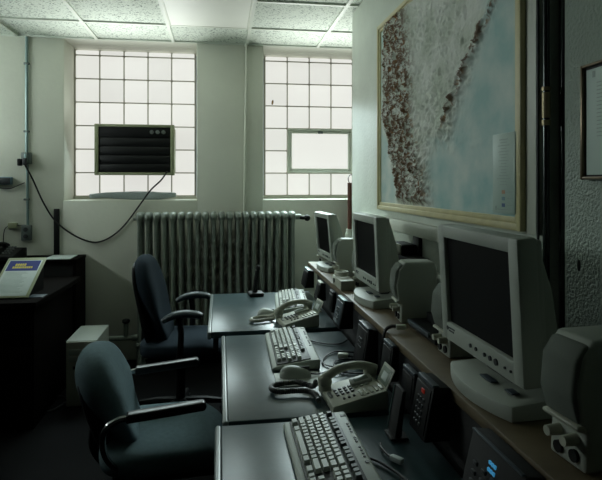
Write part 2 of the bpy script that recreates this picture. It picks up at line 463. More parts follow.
# ------------------------------------------------------------------ relief map on the partition
mp = thing('relief_map', 'large framed plastic relief map hung on the partition wall', 'map', (PX, 0, 0))
Y0, Y1, Z0, Z1 = 2.87, 1.437, 1.283, 2.28
bm = B(); box(bm, -.022, 0, 1.387, Y0+.005, Z0-.006, Z1+.01, .003); obj('backing_board', bm, M['frame_white'], mp)
fw = .05
def mitre(bm, y0, y1, z0, z1, w, x0, x1):
    box(bm, x1+.0006, x0, y1+w-.005, y0-w+.005, z1-w, z1-.0006, .003); box(bm, x1+.0006, x0, y1+w-.005, y0-w+.005, z0+.0006, z0+w, .003)
    box(bm, x1, x0, y0-w, y0, z0, z1, .004); box(bm, x1, x0, y1, y1+w, z0, z1, .004)
bm = B(); mitre(bm, Y0, Y1, Z0, Z1, .022, -.02, -.04); mitre(bm, Y0-.02, Y1+.02, Z0+.02, Z1-.02, .02, -.02, -.034); obj('frame', bm, M['gold'], mp)
nx, nz = 300, 210
ya, yb, za, zb = Y0-.038, Y1+.038, Z0+.038, Z1-.038
bm = B(); cl_ = bm.loops.layers.float_color.new('Col')
hv = {}; cols = {}
def smooth(a, b, x):
    t = max(0, min(1, (x-a)/(b-a))); return t*t*(3-2*t)
for i in range(nx+1):
    for j in range(nz+1):
        s, t = i/nx, j/nz
        n1 = noise.fractal(Vector((s*9, t*7, 3.1)), .9, 2.0, 5)
        n2 = noise.ridged_multi_fractal(Vector((s*30+.25*n1, t*20+.25*n1, 8.2)), .7, 2.1, 5, 1.0, 2.0)*.5
        n3 = noise.fractal(Vector((s*74+.8*n1, t*32+.5*n1, 1.7)), .5, 2.1, 5)
        # brown western range
        lo = .05+.16*smooth(.55, .0, t)+.02*n1; hi = .41+.13*smooth(.45, 0, t)-.06*smooth(.6, 1, t)
        rng = smooth(lo, lo+.05, s)*(1-smooth(hi-.12, hi+.03, s))
        rng *= smooth(-.02, .05, t)
        # diagonal range
        c = .60+.36*(t-.32)/.5
        dg = math.exp(-((s-c)/.028)**2)*smooth(.25, .42, t)
        # coast and sea
        coast = .86-.25*smooth(.75, .15, t)+.05*n1
        sea = smooth(coast-.02, coast+.04, s)*smooth(-.1, .2, t)
        gulf = smooth(.34+.04*n1, .24+.04*n1, t)*smooth(.46, .54, s)
        wst = 1-smooth(lo-.03, lo+.01, s)
        sea = max(sea*.9, gulf, wst)
        dry = 1-sea
        inter = .25*dry*smooth(.92, .7, s)
        edge = smooth(0, .04, s)*smooth(1, .96, s)*smooth(0, .04, t)
        hgt = .003*dry + edge*(.26*rng + .34*dg + inter*1.0)*.052*max(0, n2+.45*n3)
        x = -.026-hgt
        hv[i, j] = bm.verts.new((x, ya+(yb-ya)*s, za+(zb-za)*t))
        base = Vector(lin((214,218,208)))
        teal = Vector(lin((142,184,182))); green = Vector(lin((160,176,150))); br = Vector(lin((134,90,28)))
        col = base.lerp(green, max(0, min(1, .5+n1))*.5*dry)
        col = col.lerp(teal, sea*max(0, min(1, .55+.5*n1+.4*(s-.5))))
        m_ = min(1, rng*1.4)*smooth(-.02, .2, n3+.25*n1+.06)
        br = br.lerp(Vector(lin((92,62,22))), smooth(.0, .3, n2-.35))
        m2 = smooth(.3, .9, dg)*smooth(-.02, .2, n3+.1)*smooth(.98, .8, abs(t-.62)+.5)*.9
        dg = max(dg, .7*math.exp(-((s-c)/.06)**2)*smooth(.2, .4, t))
        col = col.lerp(br, min(1, max(m_, m2)))
        cols[i, j] = (*col, 1)
key = {v: k for k, v in hv.items()}
for i in range(nx):
    for j in range(nz):
        f = bm.faces.new((hv[i,j], hv[i+1,j], hv[i+1,j+1], hv[i,j+1]))
        for l in f.loops: l[cl_] = cols[key[l.vert]]
# closed skirt so the sheet has a body
mm_ = bpy.data.materials.new('relief_map_print'); mm_.use_nodes = True
nt = mm_.node_tree; b = nt.nodes['Principled BSDF']; b.inputs['Roughness'].default_value = .55
a = nt.nodes.new('ShaderNodeVertexColor'); a.layer_name = 'Col'; nt.links.new(a.outputs['Color'], b.inputs['Base Color'])
obj('relief_sheet', bm, mm_, mp, ang=180)
bm = B(); box(bm, -.034, -.026, 1.466, 1.605, 1.33, 1.575, .001); lg = obj('legend_panel', bm, mat('legend_paper', (160,182,172), .45), mp)
bm = B()
for k in range(16):
    z = 1.555-k*.0092; w = random.uniform(.03, .09); box(bm, -.0345, -.034, 1.538-w/2, 1.538+w/2, z, z+.0018)
for k in range(3): box(bm, -.0345, -.034, 1.485, 1.52, 1.395-k*.02, 1.397-k*.02)
box(bm, -.0345, -.034, 1.485, 1.575, 1.341, 1.344); box(bm, -.0345, -.034, 1.578, 1.588, 1.339, 1.352)
obj('legend_text', bm, M['ink'], lg)
for k, c in enumerate(((178,140,112), (120,150,160), (80,104,140))):
    bm = B(); box(bm, -.0347, -.034, 1.53, 1.548, 1.39-k*.02, 1.401-k*.02); obj('colour_key', bm, mat('legend_colour_%s' % 'abc'[k], c, .6), lg)
# ledge rail under the map
bm = B(); box(bm, PX-.028, PX, 1.41, 3.3, 1.185, 1.245, .004); 
rl = struct('trim_4', bm, M['frame_white'])
bm = B(); box(bm, -.018, .0, -.035, .035, -.055, .06, .002); tag(obj('cable_cover', bm, M['black'], None, (PX, 2.33, 1.125)), 'short black strip on the wall below the map rail', 'wall strip')
bm = B(); box(bm, -.02, 0, -.32, .3, -.01, .01, .003); tag(obj('wire_raceway', bm, M['frame_white'], None, (PX, 1.93, 1.045)), 'thin white raceway along the wall behind the monitors', 'raceway')

# pipes in the recess
pp = thing('black_riser', 'glossy black riser pipe with brass joint in the wall recess', 'pipe', (.882, 1.333, 0))
bm = B(); tube(bm, [(0,.028,.9115), (0,.028,CEIL)], .009, 12); obj('pipe', bm, M['blackpipe'], pp)
bm = B(); cyl(bm, (0,.028,1.60), (0,.028,1.67), .0115, 12); cyl(bm, (0,.028,1.58), (0,.028,1.595), .0125, 12); cyl(bm, (0,.028,1.675), (0,.028,1.685), .0125, 12); obj('joint', bm, M['brass'], pp)
p2 = thing('dark_riser', 'thick dull black pipe beside the glossy riser in the recess', 'pipe', (.93, 1.345, 0))
bm = B(); tube(bm, [(0,0,0), (0,0,CEIL)], .018, 14); obj('pipe', bm, M['blackpipe'], p2)
bm = B(); tube(bm, spline([(.868,1.376,2.5), (.867,1.376,2.0), (.868,1.377,1.7), (.867,1.376,1.5), (.868,1.377,1.3), (.868,1.376,1.0), (.87,1.376,.93)]), .0038, 8)
tag(obj('riser_cable', bm, M['cable']), 'black cable running down the edge of the map board', 'cable')

# framed document
fd = thing('framed_document', 'document in a thin dark bronze frame on the right wall', 'framed document', (PX, 0, 0))
y0, y1, z0, z1 = 1.203, .97, 1.43, 1.708
bm = B()
for a in ((y1+.007, y0-.007, z1-.008, z1-.0005), (y1+.007, y0-.007, z0+.0005, z0+.008), (y0-.008, y0, z0, z1), (y1, y1+.008, z0, z1)):
    box(bm, -.022, 0, a[0], a[1], a[2], a[3], .003)
obj('frame', bm, M['bronze'], fd)
bm = B(); box(bm, -.012, -.004, y1+.006, y0-.006, z0+.006, z1-.006); pg = obj('mat_board', bm, M['black'], fd)
bm = B(); box(bm, -.0135, -.012, y1+.01, y0-.014, z0+.012, z1-.014); pap = obj('document_page', bm, mat('document_paper', (178,198,190), .35), fd)
bm = B(); z = z1-.05
while z > z0+.1:
    w = random.uniform(.05, .11); box(bm, -.0139, -.0135, y0-.05-w, y0-.05, z, z+.002); z -= .009
box(bm, -.0139, -.0135, y0-.045, y0-.035, z1-.035, z1-.02)
obj('text_lines', bm, M['ink'], pap)

# ------------------------------------------------------------------ desks
def desk(x0, x1, y0, y1, label, z=.74):
    d = thing('desk', label, 'desk', (x0, y0, 0), group='row of dark laminate desks')
    W, D = x1-x0, y1-y0
    bm = B(); box(bm, .012, W, 0.004, D-.004, z-.03, z, .004); obj('top', bm, M['desk'], d)
    bm = B(); box(bm, -.006, .012, .0, D, z-.034, z+.001, .007, 3); obj('edge_band', bm, M['deskedge'], d)
    bm = B(); box(bm, .16, W-.02, .01, .035, 0, z-.03, .002); obj('side_panel', bm, M['deskbody'], d)
    bm = B(); box(bm, .16, W-.02, D-.035, D-.01, 0, z-.03, .002); obj('side_panel', bm, M['deskbody'], d)
    bm = B(); box(bm, W-.05, W-.025, .035, D-.035, .1, z-.03, .002); obj('modesty_panel', bm, M['deskbody'], d)
    bm = B(); box(bm, .02, .045, .05, D-.05, z-.1, z-.034, .002); obj('apron', bm, M['deskbody'], d)
    return d
desk(-.052, .555, 2.50, 3.375, 'dark laminate desk nearest the radiator', .742)
desk(.012, .555, 1.555, 2.446, 'middle dark laminate desk of the row, under the mouse pad')
desk(-.008, .555, .60, 1.54, 'dark laminate desk nearest the camera, under the large keyboard')

# ------------------------------------------------------------------ console shelf
sh = thing('console_shelf', 'long brown shelf along the partition carrying monitors and speakers', 'shelf', (.57, 0, 0))
SZ = .91; SE = 3.50
bm = B(); box(bm, 0, PX-.57-.002, .3, SE, SZ-.028, SZ, .004); obj('top', bm, M['shelf'], sh)
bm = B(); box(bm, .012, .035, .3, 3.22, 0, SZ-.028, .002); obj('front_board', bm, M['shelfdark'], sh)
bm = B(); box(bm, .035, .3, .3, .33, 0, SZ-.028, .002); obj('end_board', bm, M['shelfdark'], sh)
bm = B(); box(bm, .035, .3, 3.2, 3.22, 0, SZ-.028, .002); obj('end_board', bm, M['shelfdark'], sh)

# ------------------------------------------------------------------ monitors
def monitor(name_label, x, y, yaw, tilt, s=1.0):
    t = thing('flat_monitor', name_label, 'monitor', (x, y, SZ), (0,0,yaw), group='beige flat monitors on the console shelf')
    t.scale = (s, s, s)
    # local: face looks to -x ; y width ; z up ; origin on the shelf below the face
    bm = B()
    pts = []   # wide base, front edge bowed
    for k in range(13):
        a = -1+2*k/12; pts.append((-.035*(1-a*a)+.005, -.055+.155*a))
    outline = pts+[(.19, .085), (.19, -.195)]
    prism(bm, outline, 'z', 0, .034, .006)
    for v in bm.verts:
        if v.co.z > .02: v.co.z += .016*smooth(-.02, .12, v.co.x)
    obj('base', bm, M['beige'], t)
    bm = B(); box(bm, .022, .042, -.085, -.03, .0405, .044, .001); obj('base_label', bm, M['bluegrey'], t)
    bm = B(); box(bm, .03, .05, -.165, -.135, .042, .046, .001); obj('base_button', bm, M['bluegrey'], t)
    bm = B(); box(bm, .065, .115, -.11, .03, .04, .16, .012); obj('neck', bm, M['darkgrey'], t)
    # head is built as meshes directly under the thing, tilted together
    R = Matrix.Translation((.03, 0, .069)) @ Matrix.Rotation(-tilt, 4, 'Y')
    W, H = .2125, .325; bz = .042
    def put(name, bm, m, parent=t, **k):
        bm.transform(R); return obj(name, bm, m, parent, **k)
    bm = B()
    box(bm, 0, .05, -W, -W+bz, 0, H, .008); box(bm, 0, .05, W-bz, W, 0, H, .008)
    box(bm, .0006, .0494, -W+bz-.009, W-bz+.009, H-.034, H-.0006, .004); box(bm, .0006, .0494, -W+bz-.009, W-bz+.009, .0006, .052, .004)
    fr = put('bezel', bm, M['beige'])
    bm = B(); box(bm, .012, .02, -W+bz-.004, W-bz+.004, .048, H-.03); put('screen', bm, M['screen'])
    bm = B(); box(bm, .03, .064, -W+.004, W-.004, .004, H-.006, .008)
    prism(bm, [(.06, .02), (.06, H-.012), (.074, H-.03), (.098, H-.12), (.108, .12), (.09, .04)], 'y', -W+.03, W-.03, .01)
    put('rear_housing', bm, M['beige'])
    for k, y in enumerate((.03, 0, -.045, -.072, -.1, -.14, -.165)):
        bm = B(); r = (.005, .005, .005, .006, .008, .003, .003)[k]
        cyl(bm, (.002, y, .026), (-.003, y, .026), r, 12); put('button', bm, M['darkgrey'], fr)
    bm = B(); cyl(bm, (.001, .17, .036), (-.001, .17, .036), .006, 12)
    box(bm, -.001, .001, .125, .16, .037, .041); box(bm, -.001, .001, .13, .16, .029, .033)
    put('logo', bm, M['darkgrey'], fr)
    return t
monitor('large beige flat monitor nearest the camera, dark screen', .608, 1.277, 0, math.radians(3.0))
monitor('beige flat monitor in the middle of the shelf, between two speakers', .61, 2.325, 0, math.radians(2.5), .95)
monitor('beige flat monitor at the window end of the shelf', .60, 3.215, math.radians(3), math.radians(5), .85)

# ------------------------------------------------------------------ speakers
def speaker(label, x, y, yaw=0, s=1.0, knobs=True):
    t = thing('desktop_speaker', label, 'speaker', (x, y, SZ), (0,0,yaw), group='beige desktop speakers on the console shelf')
    t.scale = (s, s, s)
    # side profile x (depth, face to -x) / z
    bm = B()
    prism(bm, [(.012, 0), (.148, 0), (.152, .2), (.143, .228), (.03, .228), (.008, .2), (-.004, .14), (.004, .085), (.016, .07)], 'y', -.047, .047, .008, 3)
    obj('cabinet', bm, M['beige'], t)
    bm = B()
    prof = [(.018, .075), (.000, .088), (-.012, .13), (-.006, .19), (.014, .219), (.03, .219), (.03, .08)]
    prism(bm, prof, 'y', -.043, .043, .01, 3); obj('grille', bm, M['grille'], t)
    bm = B(); prism(bm, [(.016, .068), (-.004, .076), (-.004, .084), (.02, .086)], 'y', -.046, .046, .004); obj('trim_band', bm, M['beige2'], t)
    for y_, z_ in ((.022, .05), (-.02, .05)):
        bm = B(); cyl(bm, (.02, y_, z_), (-.012, y_, z_), .011, 14, .009); obj('knob', bm, M['beige2'], t)
    for y_, z_ in ((.02, .02), (-.02, .022)):
        bm = B(); cyl(bm, (.02, y_, z_), (.008, y_, z_), .011, 14); obj('jack', bm, M['black'], t)
    return t
speaker('large beige speaker at the near end of the shelf, right of the nearest monitor', .615, .905, math.radians(4), 1.03)
speaker('beige speaker peeking out left of the nearest monitor', .648, 1.535, 0, .95)
speaker('beige speaker between the middle and nearest monitors, in front of the black boxes', .645, 1.945, math.radians(-6), .98)
speaker('beige speaker mostly hidden behind the left edge of the middle monitor', .655, 2.58, 0, .9)
speaker('pale beige speaker standing behind the white box', .635, 2.955, 0, .9)
speaker('beige speaker at the window end of the shelf, behind the farthest monitor', .635, 3.45, 0, .85)

# ------------------------------------------------------------------ small things on the shelf
wb = thing('switch_box', 'small white box with dark round socket on the shelf', 'box', (.57, 2.62, SZ))
bm = B(); box(bm, 0, .07, -.1, .1, 0, .046, .004); obj('housing', bm, M['beige2'], wb)
bm = B(); cyl(bm, (.001, .05, .024), (-.003, .05, .024), .012, 14); obj('socket', bm, M['black'], wb)
bm = B()
pts = []
for k in range(60):
    a = k/60*2*PI*3; pts.append((.05*math.cos(a), .05*math.sin(a), .006+k*.0003))
tube(bm, pts, .006, 7)
for v in bm.verts: v.co.x *= .62
tag(obj('cable_coil', bm, M['beige2'], None, (.605, 2.66, SZ+.0465)), 'coil of white cable lying on the white box', 'cable')
bb = thing('equipment_box', 'tall dark equipment box against the wall behind the middle monitor', 'box', (.835, 2.36, SZ))
bm = B(); box(bm, -.04, .05, -.16, .16, 0, .19, .004); obj('housing', bm, M['black_matte'], bb)
bm = B(); box(bm, -.043, -.039, -.14, .14, .02, .17, .002); obj('front_panel', bm, M['black'], bb)
sb = thing('small_speaker', 'little black speaker with silver front on the dark equipment box', 'speaker', (.83, 2.40, SZ+.19))
bm = B(); box(bm, -.03, .05, -.085, .085, 0, .048, .012, 3); obj('housing', bm, M['black'], sb)
bm = B(); box(bm, -.034, -.028, -.08, .08, .004, .05, .003); obj('front_plate', bm, M['frame_white'], sb)
kb_ = thing('black_console_unit', 'flat black unit with blue-grey front edge lying beside the nearest monitor', 'electronic unit', (.70, 1.76, SZ))
bm = B(); box(bm, -.03, .17, -.14, .10, 0, .028, .004); box(bm, .02, .17, -.16, .06, .028, .06, .004); obj('housing', bm, M['black'], kb_)
bm = B(); box(bm, -.038, -.028, -.10, .09, .014, .03, .003); obj('front_edge', bm, M['bluegrey'], kb_)
bm = B(); tube(bm, spline([(.60,1.79,SZ+.02), (.585,1.80,SZ+.018), (.565,1.80,SZ+.005), (.556,1.80,SZ-.03), (.552,1.82,SZ-.1)]), .006, 7); 
cc = tag(obj('plug_cable', bm, M['cable']), 'black cable with white plug drooping over the shelf edge', 'cable')
bm = B(); box(bm, .598, .635, 1.782, 1.797, SZ+.008, SZ+.026, .004); obj('plug', bm, M['frame_white'], cc)
bm = B(); tube(bm, spline([(.86,1.66,1.03), (.84,1.58,1.0), (.82,1.55,.96), (.82,1.54,.92), (.84,1.52,.918)]), .004, 6); tube(bm, spline([(.87,1.68,1.03), (.85,1.62,1.02), (.83,1.58,.99), (.83,1.57,.918)]), .004, 6)
tag(obj('monitor_cables', bm, M['cable']), 'black cables hanging behind the nearest monitor', 'cable')

# ------------------------------------------------------------------ control boxes standing along the shelf front
def cbox(label, y0, y1, zt, x0=.515, x1=.5695, z0=.785, lean=.012, face='black', top='darkgrey', keys=None, display=None, yaw=0):
    t = thing('control_box', label, 'control box', (x1, (y0+y1)/2, z0), (0,0,yaw), group='black control boxes along the front of the shelf')
    zt -= .022; w = (y1-y0)/2-.005; h = zt-z0; d = x1-x0
    bm = B(); prism(bm, [(-d-lean, 0), (-.001, 0), (-.001, h-.004), (-d*.75, h)], 'y', -w, w, .005); obj('housing', bm, M['black'], t)
    sl = lambda z: -d-lean+(d*.25+lean)*z/h
    bm = B(); prism(bm, [(sl(.015)-.003, .015), (sl(.015)+.003, .015), (sl(h-.012)+.003, h-.012), (sl(h-.012)-.003, h-.012)], 'y', -w+.008, w-.008, .002)
    fp = obj('face_plate', bm, M[face], t)
    bm = B(); box(bm, -d*.75-.002, -d*.75+.016, -w+.004, w-.004, h-.007, h+.002, .002); obj('top_edge', bm, M[top], t)
    if display:
        bm = B(); z_ = h*.82; box(bm, sl(z_)-.006, sl(z_), -w*.1-.009, -w*.1+.009, z_-.008, z_+.003, .001); obj('display', bm, M[display], fp)
    if keys:
        rows, cs = keys
        for r in range(rows):
            for c in range(cs):
                z_ = h*.66-r*.015; y_ = (c-(cs-1)/2)*.016
                bm = B(); box(bm, sl(z_)-.006, sl(z_)-.001, y_-.005, y_+.005, z_-.004, z_+.004, .0015); obj('key', bm, M['darkgrey'], fp)
    return t
t = cbox('rounded black control box hung at the window end of the shelf', 3.24, 3.40, .915, .52, .5695, .785, top='galv')
t = cbox('small black control box with a curled white cord, second from the window', 2.87, 2.98, .905, .53, top='frame_white')
bm = B(); tube(bm, spline([(-.04,-.02,.01), (-.05,-.04,-.01), (-.055,-.07,-.034), (-.05,-.09,-.038), (-.04,-.12,-.038)]), .005, 6); obj('cord', bm, M['frame_white'], t)
cbox('narrow black upright box facing the phone on the far desk', 2.60, 2.70, .905, .545, lean=.005, top='black')
cbox('control box with blue-grey face and keys beside the white box', 2.26, 2.40, .938, .515, z0=.795, face='bluegrey', keys=(4, 3), top='galv')
cbox('black control box with small buttons below the middle monitor', 1.89, 2.04, .915, .52, z0=.745, keys=(3, 3), top='bluegrey')
cbox('plain black box right of the phone on the middle desk', 1.66, 1.77, .92, .54, lean=.006, top='bluegrey')
cbox('thin black box behind the flip card of the middle phone', 1.475, 1.585, .895, .545, lean=.004, top='bluegrey')
cbox('control box with red display and number keys', 1.27, 1.39, .938, .51, z0=.778, face='black', keys=(5, 3), display='redled', top='bluegrey')
# slim stand in front, black
ss = thing('slim_stand', 'slim black upright stand on the nearest desk before the red display box', 'stand', (.475, 1.40, .742))
bm = B(); box(bm, -.03, .02, -.03, .03, 0, .006, .002); obj('base', bm, M['black_matte'], ss)
bm = B(); prism(bm, [(-.02, .008), (.0, .008), (.012, .13), (.002, .13)], 'y', -.03, .03, .003); obj('upright', bm, M['black_matte'], ss)
bm = B(); cyl(bm, (-.021, .029, .012), (.0, .029, .128), .002, 6); obj('edge_strip', bm, M['galv'], ss)
# radio with blue display
rb = thing('radio_unit', 'black radio unit with a glowing blue display under the near shelf edge', 'radio', (.5695, .975, .742))
bm = B(); prism(bm, [(-.08, 0), (-.001, 0), (-.001, .16), (-.04, .165)], 'y', -.1, .1, .004); obj('housing', bm, M['black_matte'], rb)
sl = lambda z: -.08+.04*z/.165
bm = B(); box(bm, -.045, -.038, -.095, .095, .163, .167, .001); obj('top_edge', bm, M['bluegrey'], rb)
bm = B()
for r in range(2):
    for k in range(3):
        z_ = .135-r*.013; y_ = .012-.0095*k
        box(bm, sl(z_)-.003, sl(z_)+.004, y_-.0036, y_+.0036, z_-.004, z_+.003, .001)
obj('display', bm, M['blueled'], rb)
for r in range(3):
    for k in range(4):
        z_ = .11-r*.018; y_ = .06-.035*k
        bm = B(); box(bm, sl(z_)-.004, sl(z_)+.002, y_-.008, y_+.008, z_-.004, z_+.004, .001); obj('key', bm, M['darkgrey'], rb)

# ------------------------------------------------------------------ keyboards
def keyboard(label, x, y, yaw):
    # origin: centre of the bottom; user in front (-x); length along y; user's left = +y
    t = thing('keyboard', label, 'keyboard', (x, y, .7425), (0,0,yaw), group='beige keyboards on the desks')
    Lh = .23
    bm = B()
    prism(bm, [(-.078, 0), (.097, 0), (.099, .03), (.094, .034), (.06, .033), (-.055, .015), (-.074, .012), (-.08, .006)], 'y', -Lh, Lh, .004, 3)
    obj('body', bm, M['beige'], t)
    bm = B(); prism(bm, [(-.062, .0155), (.064, .0345), (.064, .0375), (-.062, .0185)], 'y', -Lh+.012, Lh-.012, .001); obj('key_well', bm, M['keydark'], t)
    u = .0186
    def zs(x_): return .0215+(x_+.055)*.15
    ks = []
    y0 = Lh-.016
    def row(ix, x_, widths, start=0):
        c = start
        for w in widths:
            if w > 0: ks.append((x_, y0-(c+w/2)*u, w, ix))
            c += abs(w)
    X0 = -.05
    row(0, X0, [1.5, -1, 1.5, 7, 1.5, -1, 1.5])
    row(1, X0+u, [2.25]+[1]*10+[2.75])
    row(2, X0+2*u, [1.75]+[1]*11+[2.25])
    row(3, X0+3*u, [1.5]+[1]*12+[1.5])
    row(4, X0+4*u, [1]*13+[2])
    row(5, X0+5*u+.004, [1, -1, 1, 1, 1, 1, -.5, 1, 1, 1, 1, -.5, 1, 1, 1, 1])
    row(0, X0, [1, 1, 1], 15.3); row(1, X0+u, [-1, 1], 15.3)
    row(3, X0+3*u, [1, 1, 1], 15.3); row(4, X0+4*u, [1, 1, 1], 15.3); row(5, X0+5*u+.004, [1, 1, 1], 15.3)
    row(0, X0, [2, 1], 18.6); row(1, X0+u, [1, 1, 1], 18.6); row(2, X0+2*u, [1, 1, 1, 1], 18.6); row(3, X0+3*u, [1, 1, 1], 18.6); row(4, X0+4*u, [1, 1, 1, 1], 18.6)
    meshes = {}
    for (x_, y_, w, ix) in ks[:100]:
        dark = (ix == 5 and int((y0-y_)/u) in (0, 7, 8, 9, 10, 15)) 
        grey = ix == 5 or w >= 1.5 and w < 6 or (y0-y_)/u > 15
        mk = 'keydark' if dark else ('keygrey' if grey and ix == 5 else 'keylight')
        key_ = (round(w, 2), mk)
        if key_ not in meshes:
            bm = B(); frustum(bm, 0, 0, -.004, .0085, u-.0015, w*u-.0015, u-.0065, w*u-.0065, ox=.001)
            o = obj('key', bm, M[mk], t, smooth=False); meshes[key_] = o
        else:
            o = meshes[key_].copy(); C.objects.link(o); o.parent = t
        o.location = (x_, y_, zs(x_)); o.rotation_euler = (0, -.155, 0)
    # multimedia buttons on the top strip
    for y_ in (.15, .135, .12, .105, .07, .06, .05, .02, .005, -.01, -.025, -.05):
        bm = B(); cyl(bm, (.086, y_, .032), (.086, y_, .0355), .0035 if y_ > -.04 else .006, 10); obj('media_button', bm, M['keydark'], t)
    bm = B(); box(bm, .078, .094, Lh-.035, Lh-.02, .0325, .0345, .0008); obj('badge', bm, M['keydark'], t)
    return t
keyboard('large beige keyboard on the nearest desk, keys seen close up', .252, 1.265, 0)
keyboard('beige keyboard on the middle desk, right behind a mouse', .272, 2.178, math.radians(-1.5))
keyboard('beige keyboard on the far desk, behind the phone', .39, 3.045, math.radians(-5))

# ------------------------------------------------------------------ telephones
def phone(label, x, y, yaw):
    # face toward user (-x); user's left (+y) carries the handset; origin: centre of base
    t = thing('desk_telephone', label, 'telephone', (x, y, .742), (0,0,yaw), group='cream desk telephones'); t.scale = (.86, .86, .86)
    bm = B(); prism(bm, [(-.1, 0), (.1, 0), (.1, .062), (.09, .068), (-.1, .026)], 'y', -.095, .095, .004, 2); obj('body', bm, M['beige2'], t)
    sl = lambda x_: .026+(x_+.1)*.042/.19
    al = -math.atan(.042/.19)
    def key(x_, y_, a, b_, m, name, h=.005):
        bm = B(); box(bm, -a/2, a/2, -b_/2, b_/2, -.002, h, .0015); obj(name, bm, M[m], t, (x_, y_, sl(x_)), (0, al, 0))
    for r in range(4):
        for c in range(3): key(-.062+.018*r, .022-.021*c, .011, .014, 'keydark', 'keypad_key')
    bm = B(); superell(bm, .008, .03, .003, 1, 1, 20, 8); obj('oval_button', bm, M['keygrey'], t, (-.086, .0, sl(-.086)+.0015), (0, al, 0))
    for c in range(3): key(.012+.02*c, .0, .013, .010, 'keylight', 'function_key')
    for r in range(5): key(.012+.018*r, -.055, .010, .046, 'keylight', 'speed_dial_key')
    for r in range(3): key(-.05+.018*r, -.06, .008, .012, 'keydark', 'small_key')
    bm = B(); box(bm, -.04, .04, -.018, .018, -.002, .016, .003); dp = obj('display_housing', bm, M['keylight'], t, (.04, .03, sl(.04)), (.2, al, 0))
    bm = B(); box(bm, -.027, .027, -.011, .011, .0155, .0172, .001); obj('display', bm, M['lcd'], dp)
    # flip-up directory card
    bm = B(); box(bm, -.002, .002, -.05, .05, 0, .075, .001); fc = obj('directory_card', bm, M['beige2'], t, (.094, -.04, .066), (0, .45, 0))
    bm = B(); box(bm, -.0035, -.002, -.042, .042, .008, .066, .0005); obj('card_window', bm, M['lcd'], fc)
    bm = B(); box(bm, -.0045, -.0035, -.022, .022, .02, .05, .0005); obj('card_label', bm, M['paper'], fc)
    # handset across the left side
    pts = spline([(-.105, .068, .058), (-.085, .068, .071), (-.04, .068, .096), (.01, .068, .107), (.055, .068, .106), (.09, .068, .096), (.108, .068, .088)], 6)
    n = len(pts)
    bm = B(); tube(bm, pts, [.0145+.004*abs(2*i/(n-1)-1) for i in range(n)], 12)
    for px_, pz in ((-.088, .058), (.088, .087)):
        superell(bm, .026, .024, .022, .7, .8, 16, 8, f=lambda p: (p.x+px_, p.y+.068, p.z+pz))
    obj('handset', bm, M['beige2'], t, ang=60)
    bm = B(); cyl(bm, (-.088, .068, .022), (-.088, .068, .044), .024, 16); obj('cradle', bm, M['beige2'], t)
    bm = B(); cyl(bm, (.088, .068, .06), (.088, .068, .072), .024, 16); obj('cradle', bm, M['beige2'], t)
    return t
phone('cream desk telephone with flip card on the middle desk', .41, 1.64, math.radians(3))
phone('cream desk telephone on the far desk, in front of the keyboard', .37, 2.595, math.radians(10))

def coil_path(pts, r, turns, n=12):
    base = spline(pts, n); out = []
    N = len(base)*6
    for k in range(N):
        f = k/(N-1)*(len(base)-1); i = min(int(f), len(base)-2); p = base[i].lerp(base[i+1], f-i)
        t_ = (base[i+1]-base[i]).normalized(); a = t_.cross(Vector((0,0,1))).normalized(); b_ = a.cross(t_)
        an = 2*PI*turns*k/(N-1); out.append(p+(a*math.cos(an)+b_*math.sin(an))*r)
    return out
bm = B(); tube(bm, coil_path([(.31,1.735,.775), (.30,1.745,.757), (.26,1.79,.7555), (.215,1.79,.7555), (.175,1.775,.7555), (.165,1.745,.7555), (.19,1.72,.7555), (.24,1.72,.7555), (.28,1.71,.7555), (.298,1.68,.7555), (.30,1.63,.7555)], .006, 75), .0034, 5)
tag(obj('telephone_cord', bm, M['coil']), 'dark coiled cord looping from the middle desk phone', 'cord')
bm = B(); tube(bm, coil_path([(.27,2.67,.775), (.25,2.70,.757), (.21,2.705,.7555), (.165,2.68,.7555), (.15,2.65,.7555), (.17,2.625,.7555), (.22,2.64,.7555), (.265,2.66,.7555)], .006, 60), .0034, 5)
tag(obj('telephone_cord', bm, M['coilcream']), 'cream coiled cord looping from the far desk phone', 'cord')

# ------------------------------------------------------------------ mice
def mouse(label, x, y, yaw, z=.745, cord=((.054, 0, .008), (.08, .005, .004), (.11, .02, .004), (.15, .01, .004), (.19, .03, .004))):
    t = thing('computer_mouse', label, 'mouse', (x, y, z), (0,0,yaw), group='beige computer mice')
    bm = B(); superell(bm, .056, .031, .036, .85, .8, 28, 12, half=True, f=lambda p: (p.x, p.y*(1-.08*p.x/.056), p.z*(1-.25*p.x/.056))); obj('shell', bm, M['beige'], t, ang=60)
    bm = B(); box(bm, .012, .05, -.001, .001, .018, .034, .0005); obj('button_seam', bm, M['keydark'], t)
    bm = B(); tube(bm, spline(cord), .0025, 6); obj('cord', bm, M['cable'], t)
    return t
bm = B(); box(bm, -.08, .08, -.068, .06, 0, .003, .001)
tag(obj('mouse_pad', bm, mat('pad_beige', (205,210,202), .6), None, (.27, 1.862, .741)), 'pale thin mouse pad on the middle desk', 'mouse pad')
mouse('beige mouse on the pale mouse pad of the middle desk', .262, 1.878, math.radians(-3))
mouse('beige mouse beside the phone on the far desk', .245, 2.775, math.radians(-10), .742, ((.054,0,.008), (.062,.008,.004), (.056,.03,.004), (.02,.048,.004), (-.03,.06,.004)))

